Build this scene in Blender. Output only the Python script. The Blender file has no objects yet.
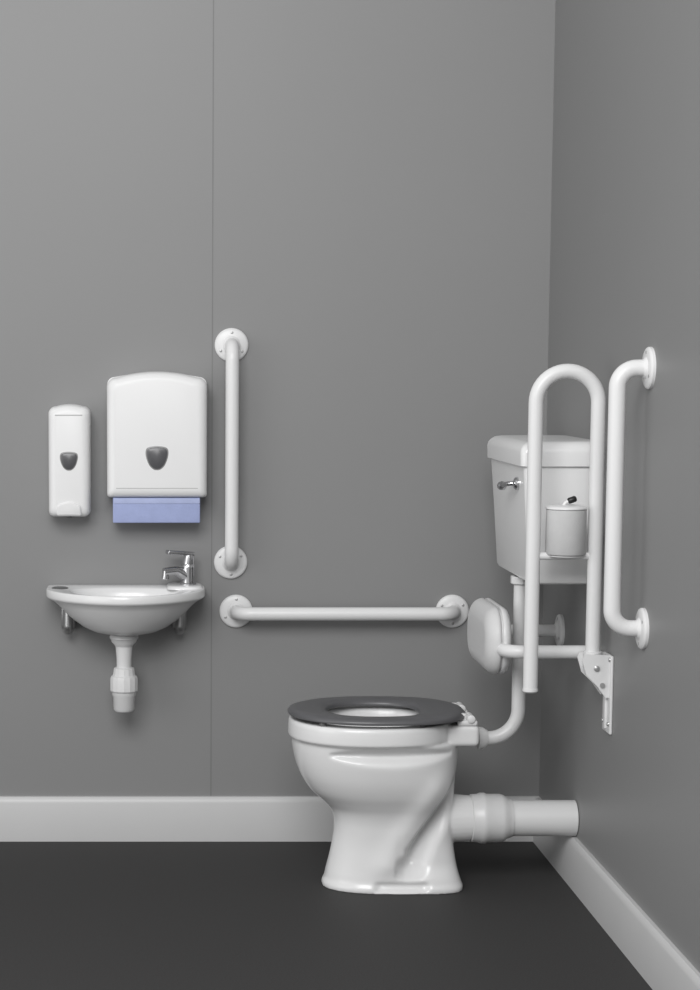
import bpy, bmesh, math, random
from mathutils import Vector, Matrix
PI=math.pi
C=bpy.context.scene.collection
sc=bpy.context.scene
sc.view_settings.view_transform='Standard'
sc.view_settings.look='None'

# ---------------------------------------------------------------- camera model
F=2000.0; PPX,PPY=150.0,580.0; TH=math.atan(212/2000.0)
DC,HC=5.515,1.320; XR=1.091
def ray(u,v):
    a=(u-PPX)/F; b=(PPY-v)/F
    return Vector((a, math.cos(TH)+b*math.sin(TH), -math.sin(TH)+b*math.cos(TH)))
def at(u,v,D):
    r=ray(u,v); t=(DC-D)/r.y
    return Vector((r.x*t,-D,HC+r.z*t))
def atR(u,v,off=0):
    r=ray(u,v); t=(XR-off)/r.x
    return Vector((XR-off,-DC+r.y*t,HC+r.z*t))

cam=bpy.data.cameras.new('camera'); co=bpy.data.objects.new('camera',cam); C.objects.link(co)
co.location=(0,-DC,HC); co.rotation_euler=(PI/2-TH,0,0)
cam.sensor_width=36; cam.lens=F*36/990; cam.shift_x=(350-PPX)/990; cam.shift_y=(PPY-495)/990
sc.camera=co

# ---------------------------------------------------------------- materials
def mat(name,col,rough=.4,metal=0,var=.03,scale=8,bump=0,bscale=200,spec=.5,coat=0):
    m=bpy.data.materials.new(name); m.use_nodes=True
    nt=m.node_tree; b=nt.nodes['Principled BSDF']
    b.inputs['Roughness'].default_value=rough; b.inputs['Metallic'].default_value=metal
    b.inputs['Specular IOR Level'].default_value=spec
    b.inputs['Coat Weight'].default_value=coat
    tc=nt.nodes.new('ShaderNodeTexCoord')
    n=nt.nodes.new('ShaderNodeTexNoise'); n.inputs['Scale'].default_value=scale; n.inputs['Detail'].default_value=3
    nt.links.new(tc.outputs['Object'],n.inputs['Vector'])
    cr=nt.nodes.new('ShaderNodeValToRGB')
    cr.color_ramp.elements[0].position=.3; cr.color_ramp.elements[1].position=.7
    cr.color_ramp.elements[0].color=[c*(1-var) for c in col]+[1]
    cr.color_ramp.elements[1].color=[min(1,c*(1+var)) for c in col]+[1]
    nt.links.new(n.outputs['Fac'],cr.inputs['Fac']); nt.links.new(cr.outputs['Color'],b.inputs['Base Color'])
    if bump:
        n2=nt.nodes.new('ShaderNodeTexNoise'); n2.inputs['Scale'].default_value=bscale
        nt.links.new(tc.outputs['Object'],n2.inputs['Vector'])
        bp=nt.nodes.new('ShaderNodeBump'); bp.inputs['Strength'].default_value=bump; bp.inputs['Distance'].default_value=.002
        nt.links.new(n2.outputs['Fac'],bp.inputs['Height']); nt.links.new(bp.outputs['Normal'],b.inputs['Normal'])
    return m
M=dict(
 wall=mat('wall_panel',(.240,.240,.240),.45,var=.012,scale=1.5,spec=.25),
 seam=mat('panel_seam',(.17,.17,.17),.6),
 floor=mat('vinyl_floor',(.046,.045,.045),.65,var=.18,scale=260,bump=.2,bscale=400,spec=.15),
 skirt=mat('skirting_white',(.53,.53,.53),.4,var=.01),
 white=mat('white_enamel',(.72,.72,.72),.34,var=.005,spec=.4),
 plastic=mat('white_plastic',(.76,.76,.76),.38,var=.005,spec=.4),
 ceramic=mat('white_ceramic',(.73,.73,.73),.24,var=.004,coat=.05,spec=.45),
 tank=mat('cistern_ceramic',(.79,.79,.79),.24,var=.004,coat=.05),
 pvc=mat('white_pipe_plastic',(.67,.67,.67),.35,var=.008),
 seat=mat('grey_seat_plastic',(.095,.095,.10),.34,var=.02),
 dark=mat('smoked_window',(.085,.085,.09),.3),
 rim=mat('window_rim',(.22,.22,.22),.35),
 line=mat('shadow_gap',(.38,.38,.38),.6),
 blue=mat('blue_paper',(.33,.38,.60),.9,var=.05,scale=30,bump=.3,bscale=150),
 bluel=mat('pale_blue_paper',(.40,.45,.66),.9,var=.05,scale=30,bump=.3,bscale=150),
 chrome=mat('chrome',(.55,.55,.56),.16,1,var=.01),
 steel=mat('bracket_steel',(.36,.36,.36),.3,.8),
 screw=mat('screw_steel',(.45,.45,.45),.35,.5),
 black=mat('black_plastic',(.01,.01,.01),.4),
 pad=mat('pad_vinyl',(.62,.62,.62),.5,var=.01,bump=.1),
 paper=mat('tissue_paper',(.56,.56,.56),.9,var=.02,scale=40,bump=.3,bscale=300),
 cap=mat('grey_cap',(.10,.10,.10),.3),
)

# ---------------------------------------------------------------- mesh helpers
O=Vector((0,0,0))
def tagp(o,label=None,cat=None,group=None,kind=None):
    if label:o['label']=label
    if cat:o['category']=cat
    if group:o['group']=group
    if kind:o['kind']=kind
    return o
def thing(name,label,cat,loc,group=None):
    global O
    o=bpy.data.objects.new(name,None); C.objects.link(o); o.location=loc; o.empty_display_size=.05
    O=Vector(loc); return tagp(o,label,cat,group)
def obj(name,bm,m,parent=None,ang=40,label=None):
    bmesh.ops.recalc_face_normals(bm,faces=bm.faces)
    if parent is not None: bmesh.ops.translate(bm,vec=-O,verts=bm.verts)
    me=bpy.data.meshes.new(name); bm.to_mesh(me); bm.free()
    me.polygons.foreach_set('use_smooth',[True]*len(me.polygons))
    me.set_sharp_from_angle(angle=math.radians(ang))
    me.materials.append(M[m])
    o=bpy.data.objects.new(name,me); C.objects.link(o)
    if parent is not None: o.parent=parent
    if label:o['label']=label
    return o
def loft(bm,rings,cap0=True,cap1=True):
    vs=[[bm.verts.new(p) for p in r] for r in rings]
    n=len(vs[0])
    for a,b in zip(vs,vs[1:]):
        for i in range(n):
            j=(i+1)%n; bm.faces.new((a[i],a[j],b[j],b[i]))
    if cap0: bm.faces.new(vs[0][::-1])
    if cap1: bm.faces.new(vs[-1])
    return bm
def frame(axis):
    axis=Vector(axis).normalized()
    h=Vector((0,0,1)) if abs(axis.z)<.9 else Vector((1,0,0))
    x=axis.cross(h).normalized(); y=axis.cross(x).normalized()
    return axis,x,y
def lathe(bm,base,axis,prof,n=40):   # prof: (dist along axis, radius)
    a,x,y=frame(axis); base=Vector(base)
    rings=[[base+a*d+(x*math.cos(2*PI*i/n)+y*math.sin(2*PI*i/n))*max(r,1e-4) for i in range(n)] for d,r in prof]
    return loft(bm,rings)
def fillet(pts,rad,n=10):
    pts=[Vector(p) for p in pts]; out=[pts[0]]
    rads=rad if isinstance(rad,(list,tuple)) else [rad]*(len(pts)-2)
    for i in range(1,len(pts)-1):
        p=pts[i]; d1=(pts[i-1]-p).normalized(); d2=(pts[i+1]-p).normalized(); r=rads[i-1]
        ang=d1.angle(d2); t=r/math.tan(ang/2)
        c=p+(d1+d2).normalized()*(r/math.sin(ang/2))
        s=p+d1*t-c; e=p+d2*t-c; w=s.angle(e)
        for k in range(n+1):
            q=k/n
            out.append(c+(s*math.sin((1-q)*w)+e*math.sin(q*w))/math.sin(w))
    out.append(pts[-1]); return out
def sweep(bm,path,r,n=28):
    path=[Vector(p) for p in path]; rr=r if isinstance(r,(list,tuple)) else [r]*len(path)
    if len(rr)<len(path): rr=list(rr)+[rr[-1]]*(len(path)-len(rr))
    T=[]
    for i in range(len(path)):
        a=path[max(i-1,0)]; b=path[min(i+1,len(path)-1)]; T.append((b-a).normalized())
    _,x,_=frame(T[0]); rings=[]
    for i,p in enumerate(path):
        x=(x-T[i]*x.dot(T[i])).normalized(); y=T[i].cross(x)
        rings.append([p+(x*math.cos(2*PI*k/n)+y*math.sin(2*PI*k/n))*rr[i] for k in range(n)])
    return loft(bm,rings)
def rbox(bm,x0,x1,y0,y1,z0,z1,r=.004,seg=3,mtx=None):
    g=bmesh.ops.create_cube(bm,size=1)
    vs=g['verts']
    for v in vs:
        v.co=Vector(((x0+x1)/2+v.co.x*(x1-x0),(y0+y1)/2+v.co.y*(y1-y0),(z0+z1)/2+v.co.z*(z1-z0)))
    es=list({e for v in vs for e in v.link_edges})
    if r: 
        res=bmesh.ops.bevel(bm,geom=es,offset=r,segments=seg,affect='EDGES',profile=.5,clamp_overlap=True)
        vs=list({v for f in res['faces'] for v in f.verts})
    if mtx is not None: bmesh.ops.transform(bm,matrix=mtx,verts=vs)
    return bm
def rrect(x0,x1,y0,y1,r,n=8):
    pts=[]
    for cx,cy,a0 in ((x1-r,y1-r,0),(x0+r,y1-r,PI/2),(x0+r,y0+r,PI),(x1-r,y0+r,1.5*PI)):
        for k in range(n+1):
            a=a0+PI/2*k/n; pts.append((cx+r*math.cos(a),cy+r*math.sin(a)))
    return pts
def pillow(bm,outline,centre,steps):
    """outline = (x,z) pts about centre; steps = (D, inset) pairs, built out from the back wall"""
    w=max(abs(p[0]) for p in outline); h=max(abs(p[1]) for p in outline)
    rings=[[Vector((centre[0]+p[0]*(w-i)/w,-D,centre[1]+p[1]*(h-i)/h)) for p in outline] for D,i in steps]
    return loft(bm,rings)
def interp(tab,q):      # tab rows (key, values...), monotone key, Catmull-Rom in each value
    ks=[r[0] for r in tab]; i=0
    while i<len(ks)-2 and q>ks[i+1]: i+=1
    a,b=tab[i],tab[i+1]; h=b[0]-a[0]; t=(q-a[0])/h
    out=[]
    for j in range(1,len(a)):
        s=(b[j]-a[j])/h
        m0=s if i==0 else ((a[j]-tab[i-1][j])/(a[0]-tab[i-1][0])+s)/2
        m1=s if i+2>=len(tab) else ((tab[i+2][j]-b[j])/(tab[i+2][0]-b[0])+s)/2
        out.append((2*t**3-3*t*t+1)*a[j]+(t**3-2*t*t+t)*h*m0+(-2*t**3+3*t*t)*b[j]+(t**3-t*t)*h*m1)
    return out
def sst(x):
    x=max(0,min(1,x)); return x*x*(3-2*x)

# ---------------------------------------------------------------- the room
def struct(name,bm,m): 
    o=obj(name,bm,m); o['kind']='structure'; return o
struct('floor',rbox(bmesh.new(),-2.6,XR+.1,-4.2,.1,-.1,0,0),'floor')
struct('wall_back',rbox(bmesh.new(),-2.6,XR+.1,0,.1,0,3.0,0),'wall')
struct('wall_right',rbox(bmesh.new(),XR,XR+.1,-4.2,0,0,3.0,0),'wall')
sx=at(212,450,0).x
struct('trim_1',rbox(bmesh.new(),sx-.0015,sx+.0015,-.0004,.0,.12,3.0,0),'seam')
sk=at(300,796,0).z
bm=bmesh.new()
pr=[(0,0),(.018,0),(.018,sk-.016),(.013,sk-.004),(.009,sk),(0,sk)]
loft(bm,[[Vector((x,-d,z)) for d,z in pr] for x in (-2.6,XR)])
struct('baseboard_back',bm,'skirt')
bm=bmesh.new()
loft(bm,[[Vector((XR-d,y,z)) for d,z in pr] for y in (-.018,-4.2)])
struct('baseboard_right',bm,'skirt')

# ---------------------------------------------------------------- grab rails
TR=.0185
def flange(parent,base,axis,r=.046,rot=.5):
    f=obj('flange',lathe(bmesh.new(),base,axis,[(0,r),(.006,r),(.009,r-.002),(.011,r-.006),(.012,TR+.006),(.016,TR+.002),(.018,TR)]),'white',parent,30)
    a,x,y=frame(axis)
    for k in range(3):
        t=rot+k*2*PI/3; p=Vector(base)+(x*math.cos(t)+y*math.sin(t))*(r*.73)
        obj('screw',lathe(bmesh.new(),p+a*.0105,axis,[(0,.004),(.0012,.004),(.0018,.003)],12),'screw',f)
    return f
def rail(name,label,p0,p1,axis,off,group):
    axis=Vector(axis); mid=(p0+p1)/2
    t=thing(name,label,'grab rail',mid,group)
    path=fillet([p0,p0+axis*off,p1+axis*off,p1],.042,12)
    obj('rail_tube',sweep(bmesh.new(),path,TR),'white',t)
    flange(t,p0,axis,rot=.5); flange(t,p1,axis,rot=1.6)
    return t
zt=at(232,345,0); zb=at(230,562,0); xx=(zt.x+zb.x)/2
rail('grab_rail','white tubular grab rail fixed upright beside the paper towel dispenser',Vector((xx,0,zt.z)),Vector((xx,0,zb.z)),(0,-1,0),.068,'white wall grab rails')
a=at(236,611,0); b=at(452,611,0)
rail('grab_rail','white tubular grab rail fixed horizontally between the basin and the padded backrest',a,Vector((b.x,0,a.z)),(0,-1,0),.068,'white wall grab rails')
a=atR(652,368); b=atR(643,628); yy=(a.y+b.y)/2
rail('grab_rail','white upright grab rail with bent ends on the right side wall, beyond the folded rail',Vector((XR,yy,a.z)),Vector((XR,yy,b.z)),(-1,0,0),.072,'white wall grab rails')

# ---------------------------------------------------------------- soap dispenser
c=at(69,461,.09); w,h=.057,.153
t=thing('soap_dispenser','narrow white wall soap dispenser with dark viewing window above left of basin','soap dispenser',(c.x,0,c.z-h))
def archrect(w,h,r,arch,rb=None,n=8):
    rb=rb or r; pts=[]
    for k in range(n+1):
        a=-PI/2+PI/2*k/n; pts.append((w-rb+rb*math.cos(a),-h+rb+rb*math.sin(a)))
    ztop=h-arch
    for k in range(n+1):
        a=PI/2*k/n; pts.append((w-r+r*math.cos(a),ztop-r+r*math.sin(a)))
    for k in range(1,16):
        x=(w-r)*(1-2*k/16); pts.append((x,ztop+arch*(1-(x/(w-r))**2)))
    for k in range(n+1):
        a=PI/2+PI/2*k/n; pts.append((-w+r+r*math.cos(a),ztop-r+r*math.sin(a)))
    for k in range(n+1):
        a=PI+PI/2*k/n; pts.append((-w+rb+rb*math.cos(a),-h+rb+rb*math.sin(a)))
    return pts
def shield(w,h):
    ctrl=[(0,-h),(w*.32,-h*.93),(w*.66,-h*.62),(w*.90,-h*.10),(w,h*.40),(w*.94,h*.74),(w*.74,h*.90),(w*.4,h*.97),(0,h)]
    ctrl=ctrl+[(-x,z) for x,z in ctrl[-2:0:-1]]
    out=[]; n=len(ctrl)
    for i in range(n):
        p0,p1,p2,p3=[Vector(ctrl[(i+k-1)%n]) for k in range(4)]
        for k in range(4):
            s=k/4; v=.5*((2*p1)+(p2-p0)*s+(2*p0-5*p1+4*p2-p3)*s*s+(3*p1-p0-3*p2+p3)*s**3)
            out.append((v.x,v.y))
    return out
cc=(c.x,c.z)
obj('back_shell',pillow(bmesh.new(),archrect(w-.001,h-.004,.016,.005),cc,[(0,0),(.03,0),(.032,.0025)]),'plastic',t)
obj('cover',pillow(bmesh.new(),archrect(w,h,.020,.006,.016),cc,[(.0325,.002),(.034,0),(.075,.001),(.086,.0035),(.093,.008),(.097,.014),(.099,.021)]),'plastic',t)
hz=c.z+h-.030
obj('hinge_line',rbox(bmesh.new(),c.x-w+.020,c.x+w-.020,-.0998,-.096,hz,hz+.0022,0),'line',t)
wn=obj('viewing_window',pillow(bmesh.new(),shield(.0215,.0225),(c.x,c.z),[(.096,0),(.1005,0),(.102,.003)]),'dark',t)
obj('window_rim',pillow(bmesh.new(),shield(.0245,.0255),(c.x,c.z),[(.096,0),(.0995,0),(.1002,.0015)]),'rim',t)
obj('push_button',pillow(bmesh.new(),archrect(.033,.019,.012,.006,.006),(c.x,c.z-h+.024),[(.09,0),(.101,0),(.105,.004)]),'plastic',t)
obj('nozzle',lathe(bmesh.new(),(c.x,-.065,c.z-h+.004),(0,0,-1),[(0,.012),(.004,.012),(.007,.007)]),'cap',t)

# ---------------------------------------------------------------- towel dispenser
c=at(157,435,.1); w,h=.1365,.1705
t=thing('paper_towel_dispenser','wide white paper towel dispenser with arched top, blue towels showing below','towel dispenser',(c.x,0,c.z-h))
cc=(c.x,c.z)
obj('back_shell',pillow(bmesh.new(),archrect(w-.001,h-.003,.02,.012,.006),cc,[(0,0),(.04,0),(.042,.002)]),'plastic',t)
obj('cover',pillow(bmesh.new(),archrect(w,h,.026,.016,.010),cc,[(.0425,.002),(.044,0),(.086,.001),(.097,.004),(.104,.009),(.108,.016),(.1095,.023)]),'plastic',t)
obj('hinge_line',rbox(bmesh.new(),c.x-w+.026,c.x+w-.026,-.1098,-.1075,c.z-h+.026,c.z-h+.0278,0),'line',t)
wn=c.z-.062
obj('viewing_window',pillow(bmesh.new(),shield(.0275,.029),(c.x,wn),[(.104,0),(.1105,0),(.112,.003)]),'dark',t)
obj('window_rim',pillow(bmesh.new(),shield(.031,.0325),(c.x,wn),[(.104,0),(.1098,0),(.1104,.0015)]),'rim',t)
zt=c.z-h; x0=at(113,510,.08).x; x1=at(200,510,.08).x; zb=at(150,523,.095).z
t=thing('paper_towels','folded blue paper towels hanging out under the white towel dispenser','paper towels',((x0+x1)/2,-.06,zb))
bm=bmesh.new(); rbox(bm,x0,x1,-.094,-.03,zb,zt,.003)
obj('towel_stack',bm,'blue',t)
bm=bmesh.new(); rbox(bm,x0+.002,x1-.001,-.0955,-.092,zt-.016,zt-.001,.0015)
obj('towel_fold',bm,'bluel',t)

# ---------------------------------------------------------------- basin
rz=at(125,584.5,.0).z
BX=at(125.5,600,.12).x
Z=rz
t=thing('wash_basin','small white ceramic wall hung hand basin below the dispensers','basin',(BX,0,rz-.13))
def dring(a,Dc_,bf,bb,z,nf=2.1,nb=6,n=96,cx=BX):
    out=[]
    for i in range(n):
        tt=2*PI*i/n; cs,sn=math.cos(tt),math.sin(tt)
        e=nf if sn>0 else nb; b_=bf if sn>0 else bb
        x=math.copysign(abs(cs)**(2/e),cs)*a
        y=math.copysign(abs(sn)**(2/e),sn)*b_
        out.append(Vector((cx+x,-(Dc_+y),z)))
    return out
rings=[dring(.035,.115,.035,.035,Z-.124,2,2),
 dring(.048,.115,.048,.048,Z-.122,2,2.2),
 dring(.085,.110,.085,.075,Z-.115,2,2.6),
 dring(.115,.105,.110,.088,Z-.102,2,3.5),
 dring(.142,.100,.135,.092,Z-.083,2,4.5),
 dring(.166,.097,.160,.092,Z-.062,2,5),
 dring(.183,.095,.177,.092,Z-.044,1.95,6),
 dring(.196,.095,.187,.093,Z-.033,1.9,8),
 dring(.209,.095,.198,.094,Z-.026,1.85,10),
 dring(.2150,.095,.2045,.094,Z-.022,1.85,12),
 dring(.2160,.095,.2055,.094,Z-.018,1.85,12),
 dring(.2160,.095,.2055,.094,Z-.003,1.85,12),
 dring(.2145,.095,.2035,.092,Z-.0005,1.85,12),
 dring(.211,.095,.200,.089,Z,1.85,12),
 dring(.152,.140,.146,.078,Z-.001,2.1,2.4),
 dring(.147,.140,.141,.073,Z-.005,2.1,2.3),
 dring(.134,.138,.124,.066,Z-.026,2,2.2),
 dring(.110,.132,.100,.055,Z-.060,2,2.1),
 dring(.070,.127,.062,.042,Z-.088,2,2),
 dring(.025,.120,.022,.022,Z-.098,2,2)]
obj('bowl',loft(bmesh.new(),rings),'ceramic',t,50)
px0,px1=BX+.112,BX+.210
bm=bmesh.new()
loft(bm,[[Vector((x,-y,z)) for x,y in rrect(px0+i,px1-i,.006,.118-i,.03)] for z,i in ((Z-.003,0),(Z+.003,.001),(Z+.006,.004),(Z+.007,.009))])
obj('tap_ledge',bm,'ceramic',t,50)
cp=at(60,588,.09)
obj('tap_hole_cover',lathe(bmesh.new(),(cp.x,-.09,Z-.001),(0,0,1),[(0,.023),(.002,.023),(.004,.018)]),'cap',t,label='round dark grey blanking cap')
for u in (68,180):
    q=at(u,620,.06)
    bm=bmesh.new()
    rbox(bm,q.x-.020,q.x+.018,-.020,-.0,Z-.120,Z-.045,.003)
    sweep(bm,fillet([(q.x-.0,-.018,Z-.060),(q.x-.0,-.055,Z-.060),(q.x-.0,-.060,Z-.112),(q.x-.0,-.048,Z-.124)],[.014,.008],6),.0125,16)
    obj('wall_bracket',bm,'steel',t,label='grey metal wall bracket')
# ---- bottle trap
tx=at(124,650,.115).x; ty=-.115
def zz(v): return at(124,v,.115).z
t=thing('basin_trap','white plastic bottle trap hanging beneath the hand basin','waste trap',(tx,ty,zz(711)))
zc0=Z-.1245
obj('collar',lathe(bmesh.new(),(tx,ty,zc0),(0,0,-1),[(0,.036),(.004,.039),(.010,.039),(.014,.035),(.020,.034),(.028,.026),(.032,.024)]),'pvc',t)
obj('tail_pipe',lathe(bmesh.new(),(tx,ty,zc0-.030),(0,0,-1),[(0,.0235),(.035,.0205),(zc0-.03-zz(673),.020)]),'pvc',t)
k=zz(667)
obj('slip_nut',lathe(bmesh.new(),(tx,ty,k),(0,0,-1),[(0,.022),(.003,.028),(.022,.031),(.026,.036),(.032,.038),(.064,.038),(.068,.035)],14),'pvc',t,20)
obj('bottle',lathe(bmesh.new(),(tx,ty,k-.062),(0,0,-1),[(0,.033),(.014,.033),(.018,.030),(k-.062-zz(711)-.006,.029),(k-.062-zz(711),.024)]),'pvc',t)
bm=bmesh.new(); sweep(bm,[(tx,ty,k-.045),(tx,-.0005,k-.045)],.0175)
obj('outlet_pipe',bm,'pvc',t)
# ---- tap
q=at(188,586,.062); tp=Vector((q.x,-.062,Z+.007))
t=thing('basin_tap','chrome single lever mixer tap at the right corner of the basin','tap',tp)
bm=bmesh.new(); lathe(bm,tp,(0,0,1),[(0,.022),(.004,.022),(.006,.0175),(.012,.0170),(.044,.0180),(.054,.0175),(.058,.015)])
obj('body',bm,'chrome',t)
bm=bmesh.new()
sp=fillet([tp+Vector((0,0,.018)),tp+Vector((-.030,-.013,.040)),tp+Vector((-.066,-.030,.037))],[.03],6)
sweep(bm,sp,[.0150-.0035*i/len(sp) for i in range(len(sp))])
lathe(bm,tp+Vector((-.060,-.0275,.040)),(-.12,-.05,-1),[(0,.0095),(.022,.0100),(.024,.008)],20)
obj('spout',bm,'chrome',t)
bm=bmesh.new(); sweep(bm,[tp+Vector((.0,0,.054)),tp+Vector((.002,.0,.070)),tp+Vector((.003,.0,.082))],[.016,.015,.013])
lv=obj('lever_base',bm,'chrome',t)
mt=Matrix.Translation(tp+Vector((-.021,-.006,.087)))@Matrix.Rotation(.35,4,'Z')@Matrix.Rotation(math.radians(5),4,'Y')
bm=bmesh.new(); rbox(bm,-.040,.038,-.0135,.0135,-.0055,.0055,.003,3,mt)
obj('lever',bm,'chrome',t)

# ---------------------------------------------------------------- toilet
WD=.48; WY=-WD
def sring(x0,x1,b,z,nf=2.2,nb=2.6,n=72,y=WY,k=0):
    cx=(x0+x1)/2; a_=(x1-x0)/2; out=[]
    for i in range(n):
        tt=2*PI*(i+.5)/n; cs,sn=math.cos(tt),math.sin(tt); e=nb if cs>0 else nf
        out.append(Vector((cx+math.copysign(abs(cs)**(2/e),cs)*a_, y+math.copysign(abs(sn)**(2/e),sn)*b*(1+k*cs),z)))
    return out
t=thing('toilet','white ceramic close to floor toilet with dark grey seat ring','toilet',(.6,WY,0))
bm=bmesh.new()
#   z    x0    x1    b     nback
A=[(0,   .441,.798,.108,4.5),(.012,.442,.798,.108,4.5),(.022,.447,.794,.103,4.5),(.04,.451,.788,.100,4.5),(.08,.461,.779,.097,4.5),(.116,.468,.774,.096,4.2),(.15,.472,.772,.099,4),(.18,.470,.772,.104,3.8),
   (.205,.460,.773,.113,3.5),(.225,.440,.774,.125,3.3),(.250,.412,.776,.141,3.0),(.283,.389,.778,.156,2.8),(.32,.373,.780,.166,2.6),(.36,.364,.782,.173,2.5),(.386,.362,.782,.176,2.4)]
groove=[(0,.618),(.05,.628),(.12,.652),(.20,.702),(.28,.754),(.36,.785),(.40,.80)]
NN=260
rings=[]
z=0; zl_=[]
while z<.386: zl_.append(z); z+=.004
for z in zl_:
    x0,x1,b,nb=interp(A,z)
    r=sring(x0,x1,b,z,2.3,nb,NN)
    gx=interp(groove,z)[0]
    low=sst((z-.025)/.05); high=1-sst((z-.26)/.10)
    for p in r:
        dy=p.y-WY
        k_=sst((p.x-gx+.004)/.022)*low*high
        k2=sst((p.x-gx-.022)/.06)
        p.y=WY+dy*(1-k_*(.42-.30*k2))
        rd=math.exp(-((p.x-gx+.034)/.034)**2)*low*high
        if abs(dy)>.03: p.y+=math.copysign(.009*rd,dy)
        if abs(dy)>.05:
            L=max(0,1-((p.x-.60)/.155)**2)      # long lens shaped recess beneath the rim
            g=math.exp(-((z-.364)/(.004+.012*L))**2)*math.sqrt(L)
            p.y-=math.copysign(.024*g,dy)
            m_=sst((p.x-.560)/.022)*(1-sst((p.x-.69)/.022))*sst((z-.004)/.006)*(1-sst((z-.020)/.012))
            p.y-=math.copysign(.010*m_,dy)
    rings.append(r)
rings+=[sring(x0,x1,b,z,2.2,2.4,NN) for z,x0,x1,b in [(.389,.357,.765,.183),(.393,.353,.766,.187),(.412,.353,.766,.187),(.428,.354,.765,.186),(.436,.358,.762,.182)]]
rings+=[sring(.405,.715,.137,.435,n=NN),sring(.41,.71,.132,.425,n=NN),sring(.43,.70,.115,.36,n=NN),sring(.47,.68,.09,.29,n=NN),sring(.51,.64,.05,.245,n=NN)]
loft(bm,rings)
rbox(bm,.69,.826,WY-.100,WY+.100,.376,.430,.012,4)
lathe(bm,(.81,WY,.390),(1,0,0),[(0,.030),(.022,.030),(.026,.027)])
hz=at(480,818,WD).z
x0=at(470,818,WD).x; x1=at(511,818,WD).x
tw=fillet([(.655,WY,.07),(.690,WY,.135),(.745,WY,hz),(x0+.0025,WY,hz)],[.10,.09],8)
sweep(bm,tw,[.052+.010*sst((p.x-.70)/.06)-.004*sst((p.x-.77)/.04) for p in tw])
pan=obj('pan',bm,'ceramic',t,180)
rm=pan.modifiers.new('remesh','REMESH'); rm.mode='VOXEL'; rm.voxel_size=.003; rm.use_smooth_shade=True
sm=pan.modifiers.new('smooth','SMOOTH'); sm.factor=.5; sm.iterations=7
# seat ring
bm=bmesh.new()
S0,S1,SB=.352,.800,.186
I0,I1,IB=.450,.685,.116
R=[sring(I0,I1,IB,.445),sring(S0+.012,S1-.012,SB-.012,.443),sring(S0,S1,SB,.446),sring(S0-.001,S1+.001,SB+.001,.451),sring(S0+.004,S1-.004,SB-.004,.457),
   sring(S0+.02,S1-.02,SB-.018,.461),sring(I0-.025,I1+.02,IB+.020,.460),sring(I0-.004,I1+.004,IB+.004,.456),sring(I0,I1,IB,.451)]
n=len(R[0]); vs=[[bm.verts.new(p) for p in r] for r in R]; vs.append(vs[0])
for p,q in zip(vs,vs[1:]):
    for i in range(n):
        j=(i+1)%n; bm.faces.new((p[i],p[j],q[j],q[i]))
seat=obj('seat',bm,'seat',t,60,label='dark grey plastic toilet seat ring')
for D_,xx_ in ((.15,.43),(-.15,.43),(.15,.68),(-.15,.68)):
    obj('buffer',lathe(bmesh.new(),(xx_,WY+D_*.88,.433),(0,0,1),[(0,.010),(.011,.009)],16),'cap',seat)
for s in (-1,1):
    y=WY+s*.078
    bm=bmesh.new(); rbox(bm,.770,.820,y-.021,y+.021,.4285,.443,.005); lathe(bm,(.803,y-.026,.447),(0,1,0),[(0,.0085),(.001,.010),(.051,.010),(.052,.0085)],20)
    lathe(bm,(.786,y,.441),(0,0,1),[(0,.010),(.014,.010),(.017,.007)],20)
    obj('hinge',bm,'white',seat,label='white seat hinge')

# ---- waste pipe
t=thing('waste_pipe','wide white soil pipe running from the back of the toilet to side wall','waste pipe',(.95,WY,hz-.06))
obj('pan_connector',lathe(bmesh.new(),(x0,WY,hz),(1,0,0),[(0,.058),(.002,.061),(.018,.062),(.026,.065),(.036,.065),(.042,.062),(.075,.062),(.086,.059),(.094,.052),(x1-x0,.049)]),'pvc',t,30)
obj('pipe',lathe(bmesh.new(),(x1-.01,WY,hz),(1,0,0),[(0,.046),(XR-x1+.008,.046)]),'pvc',t)

# ---- flush pipe
fx=at(519.5,650,WD).x; fz=at(500,738,WD).z; cb=at(560,585,.70).z
t=thing('flush_pipe','thin white flush pipe bending from the cistern down to the toilet','flush pipe',(fx,WY,fz))
obj('pipe',sweep(bmesh.new(),fillet([(fx,WY,cb-.001),(fx,WY,fz),(.838,WY,fz)],.075,14),.0175),'pvc',t)
obj('pipe_nut',lathe(bmesh.new(),(fx,WY,cb-.001),(0,0,-1),[(0,.026),(.018,.026),(.022,.020)],10),'pvc',t,20)
obj('rubber_cone',lathe(bmesh.new(),(.837,WY,fz),(1,0,0),[(0,.029),(.012,.028),(.024,.020)]),'pvc',t)

# ---------------------------------------------------------------- cistern
zl=at(560,467,.70).z; ztp=at(560,441.5,.70).z
def cring(x0,D0,D1,z,r): return [Vector((x,y,z)) for x,y in rrect(x0,XR-.001,-D1,-D0,r)]
t=thing('toilet_cistern','white ceramic toilet cistern with chrome lever high on the side wall','cistern',(XR-.09,WY,cb))
bm=bmesh.new()
loft(bm,[cring(.928,.254,.682,cb,.012),cring(.921,.246,.688,cb+.004,.014),cring(.917,.242,.690,cb+.012,.014),cring(.909,.232,.697,cb+.15,.014),cring(.901,.222,.702,zl-.01,.014),cring(.901,.222,.702,zl+.004,.014)])
obj('tank',bm,'tank',t,30)
bm=bmesh.new()
loft(bm,[cring(.895,.214,.708,zl,.016),cring(.892,.210,.712,zl+.002,.016),cring(.891,.209,.713,zl+.034,.016),cring(.893,.211,.711,zl+.044,.017),cring(.898,.216,.706,ztp-.010,.018),cring(.907,.226,.697,ztp-.003,.018),cring(.920,.24,.684,ztp,.02)])
obj('lid',bm,'tank',t,35)
lz=at(512,481,.5).z
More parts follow.
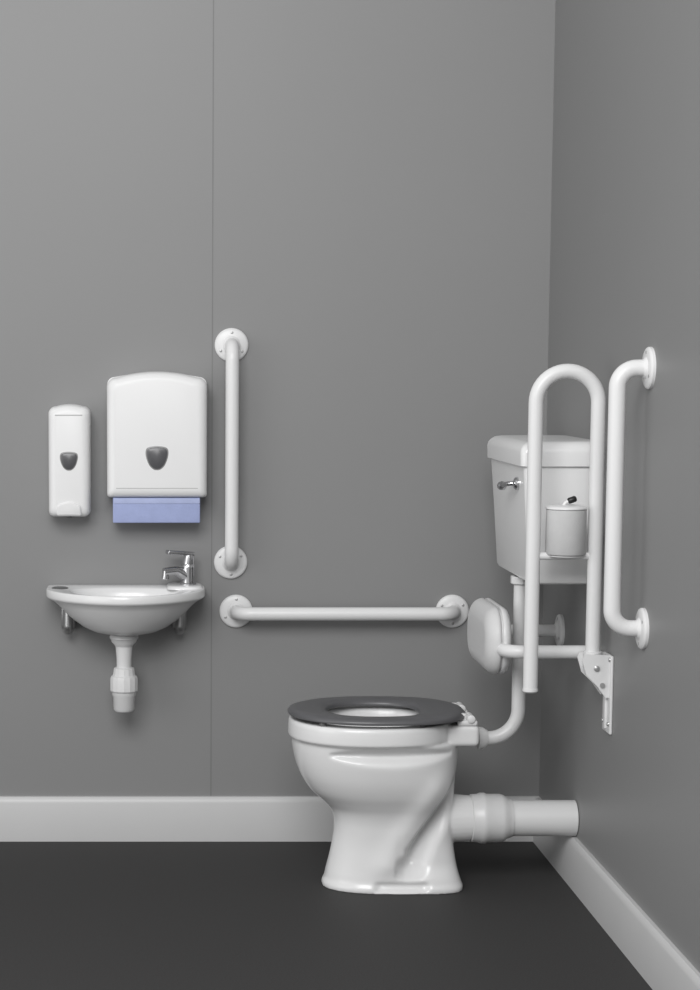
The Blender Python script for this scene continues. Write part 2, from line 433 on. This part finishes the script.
lv=obj('flush_lever',sweep(bmesh.new(),fillet([(.905,-.610,lz),(.880,-.610,lz),(.877,-.53,lz-.010)],.010,6),[.006]*8+[.0075]),'chrome',t,label='chrome flush lever')
obj('lever_rosette',lathe(bmesh.new(),(.9045,-.610,lz),(-1,0,0),[(0,.016),(.007,.016),(.011,.012)]),'chrome',lv)
obj('lever_tip',lathe(bmesh.new(),(.877,-.535,lz-.0095),(0,1,-.08),[(-.012,.006),(-.006,.011),(.008,.011),(.014,.006)],20),'chrome',lv)

# ---------------------------------------------------------------- backrest
zr=at(540,652,.655).z
t=thing('padded_backrest','white padded backrest on a tubular rail above the rear of the toilet','backrest',(.86,WY,zr-.08))
bx=.862
path=fillet([(XR,-.255,zr),(bx+.010,-.255,zr),(bx+.010,-.655,zr),(XR,-.655,zr)],.045,10)
obj('rail_tube',sweep(bmesh.new(),path,TR-.002),'white',t)
for D in (.255,.655): flange(t,Vector((XR,-D,zr)),Vector((-1,0,0)),.044)
pz0,pz1=at(490,679,.63).z,at(490,611,.63).z
def pring(x,i,r=.078): return [Vector((x,y,z)) for y,z in rrect(-.622+i,-.275-i,pz0+i,pz1-i,r-i,14)]
hp=[]
for k in range(13):        # quarter round bulge of the cushion
    a_=PI/2*k/12
    hp.append(pring(bx+.004-.034*math.sin(PI/2-a_),.042*(1-math.sin(a_)) if k<12 else 0))
hp.append(pring(bx+.008,.003))
bm=bmesh.new(); loft(bm,hp)
obj('cushion',bm,'pad',t,60)
bm=bmesh.new(); loft(bm,[pring(bx+.007,.008),pring(bx+.0115,.007),pring(bx+.0125,.001),pring(bx+.016,.0),pring(bx+.022,.001),pring(bx+.029,.006),pring(bx+.033,.015),pring(bx+.034,.03)])
obj('backing_shell',bm,'white',t,40)

# ---------------------------------------------------------------- drop-down rail
DR=.82; Y=-DR
xl=at(533,550,DR).x; xr=at(595,550,DR).x; rad=(xr-xl)/2; zc=at(566,371,DR).z-rad
zlo=at(530,691,DR).z; zhi=at(592,655,DR).z
t=thing('folding_support_rail','white looped hinged support rail folded up in front of the cistern','support rail',(xr,Y,zhi-.1))
path=[Vector((xl,Y,zlo))]+[Vector(((xl+xr)/2-rad*math.cos(PI*k/24),Y,zc+rad*math.sin(PI*k/24))) for k in range(25)]+[Vector((xr,Y,zhi-.02))]
obj('rail_tube',sweep(bmesh.new(),path,.0172),'white',t)
obj('end_cap',lathe(bmesh.new(),(xl,Y,zlo+.006),(0,0,-1),[(0,.0185),(.006,.0185),(.009,.015)]),'white',t)
z5=at(560,556,DR).z
obj('crossbar',sweep(bmesh.new(),[(xl,Y,z5),(xr,Y,z5)],.009),'white',t)
bm=bmesh.new()
rbox(bm,XR-.007,XR,Y-.040,Y+.040,at(612,732,DR).z,at(612,654,DR).z,.003)
rbox(bm,XR-.012,XR-.006,Y-.010,Y+.010,at(612,728,DR).z,zhi-.09,.002)
pl=obj('wall_plate',bm,'white',t)
for v_,s in ((658,-1),(658,1),(722,-1),(722,1)):
    obj('screw',lathe(bmesh.new(),(XR-.007,Y+s*.028,at(612,v_,DR).z),(-1,0,0),[(0,.006),(.003,.005),(.004,.003)],14),'screw',pl)
hb=[(xr-.030,zhi-.010),(xr-.026,zhi+.004),(XR-.006,zhi+.004),(XR-.006,zhi-.098),(XR-.016,zhi-.098),(xr+.006,zhi-.070),(xr-.020,zhi-.044)]
for s in (-1,1):
    bm=bmesh.new(); y0=Y+s*.026
    loft(bm,[[Vector((x,y0+d,z)) for x,z in hb] for d in (-.0025,.0025)])
    obj('hinge_plate',bm,'white',t,20)
bm=bmesh.new(); lathe(bm,(xr+.004,Y-.034,zhi-.028),(0,1,0),[(0,.004),(.002,.007),(.066,.007),(.068,.004)],20)
obj('pivot_pin',bm,'screw',t)
bm=bmesh.new(); lathe(bm,(xr+.018,Y-.033,zhi-.068),(0,1,0),[(0,.006),(.064,.006)],20)
obj('stop_pin',bm,'screw',t)
obj('collar',lathe(bmesh.new(),(xr,Y,zhi+.010),(0,0,-1),[(0,.019),(.002,.022),(.04,.022),(.044,.018)]),'white',t)
# ---- roll and its holder
rc=at(566,530,DR); rr=.0470; z0=at(566,553,DR-.04).z; z1=at(566,509,DR).z
t=thing('toilet_roll','white toilet roll standing on the folded rail between its two tubes','toilet roll',(rc.x,Y,z0))
bm=bmesh.new()
lathe(bm,(rc.x,Y,z0),(0,0,1),[(0,.02),(0,rr-.003),(.003,rr),(z1-z0-.002,rr),(z1-z0-.0005,rr-.002),(z1-z0-.0005,.01)],48)
obj('paper',bm,'paper',t,50)
t=thing('roll_holder','black tipped spindle and white top disc holding the toilet roll on the folded rail','roll holder',(rc.x,Y,z5))
obj('base_disc',lathe(bmesh.new(),(rc.x,Y,z0-.0045),(0,0,1),[(0,.040),(.0015,.042),(.003,.042),(.004,.040)]),'white',t)
obj('top_disc',lathe(bmesh.new(),(rc.x,Y,z1),(0,0,1),[(0,.0475),(.001,.0485),(.003,.0485),(.006,.046),(.009,.036),(.0105,.02)],48),'white',t)
obj('spindle',sweep(bmesh.new(),[(rc.x-.010,Y-.01,z1+.008),(rc.x-.004,Y-.01,z1+.016),(rc.x+.010,Y-.01,z1+.022)],.0045,12),'white',t)
obj('tip',lathe(bmesh.new(),(rc.x+.010,Y-.01,z1+.022),(1,0,.35),[(-.010,.005),(-.007,.0075),(.008,.0075),(.011,.005)],16),'black',t,label='black end clip')

# ---------------------------------------------------------------- light
def area(name,loc,tgt,size,power,col=(1,1,1)):
    l=bpy.data.lights.new(name,'AREA'); l.shape='RECTANGLE'; l.size,l.size_y=size; l.energy=power; l.color=col
    o=bpy.data.objects.new(name,l); C.objects.link(o); o.location=loc
    o.rotation_euler=(Vector(tgt)-Vector(loc)).to_track_quat('-Z','Y').to_euler()
area('softbox_light',(-.6,-4.6,3.1),(.4,0,.95),(2.4,1.8),146)
area('fill_light',(-2.5,-2.6,1.2),(.7,-.4,.7),(2.0,1.8),22)
w=bpy.data.worlds.new('world'); sc.world=w; w.use_nodes=True
w.node_tree.nodes['Background'].inputs[0].default_value=(1,1,1,1)
w.node_tree.nodes['Background'].inputs[1].default_value=.58
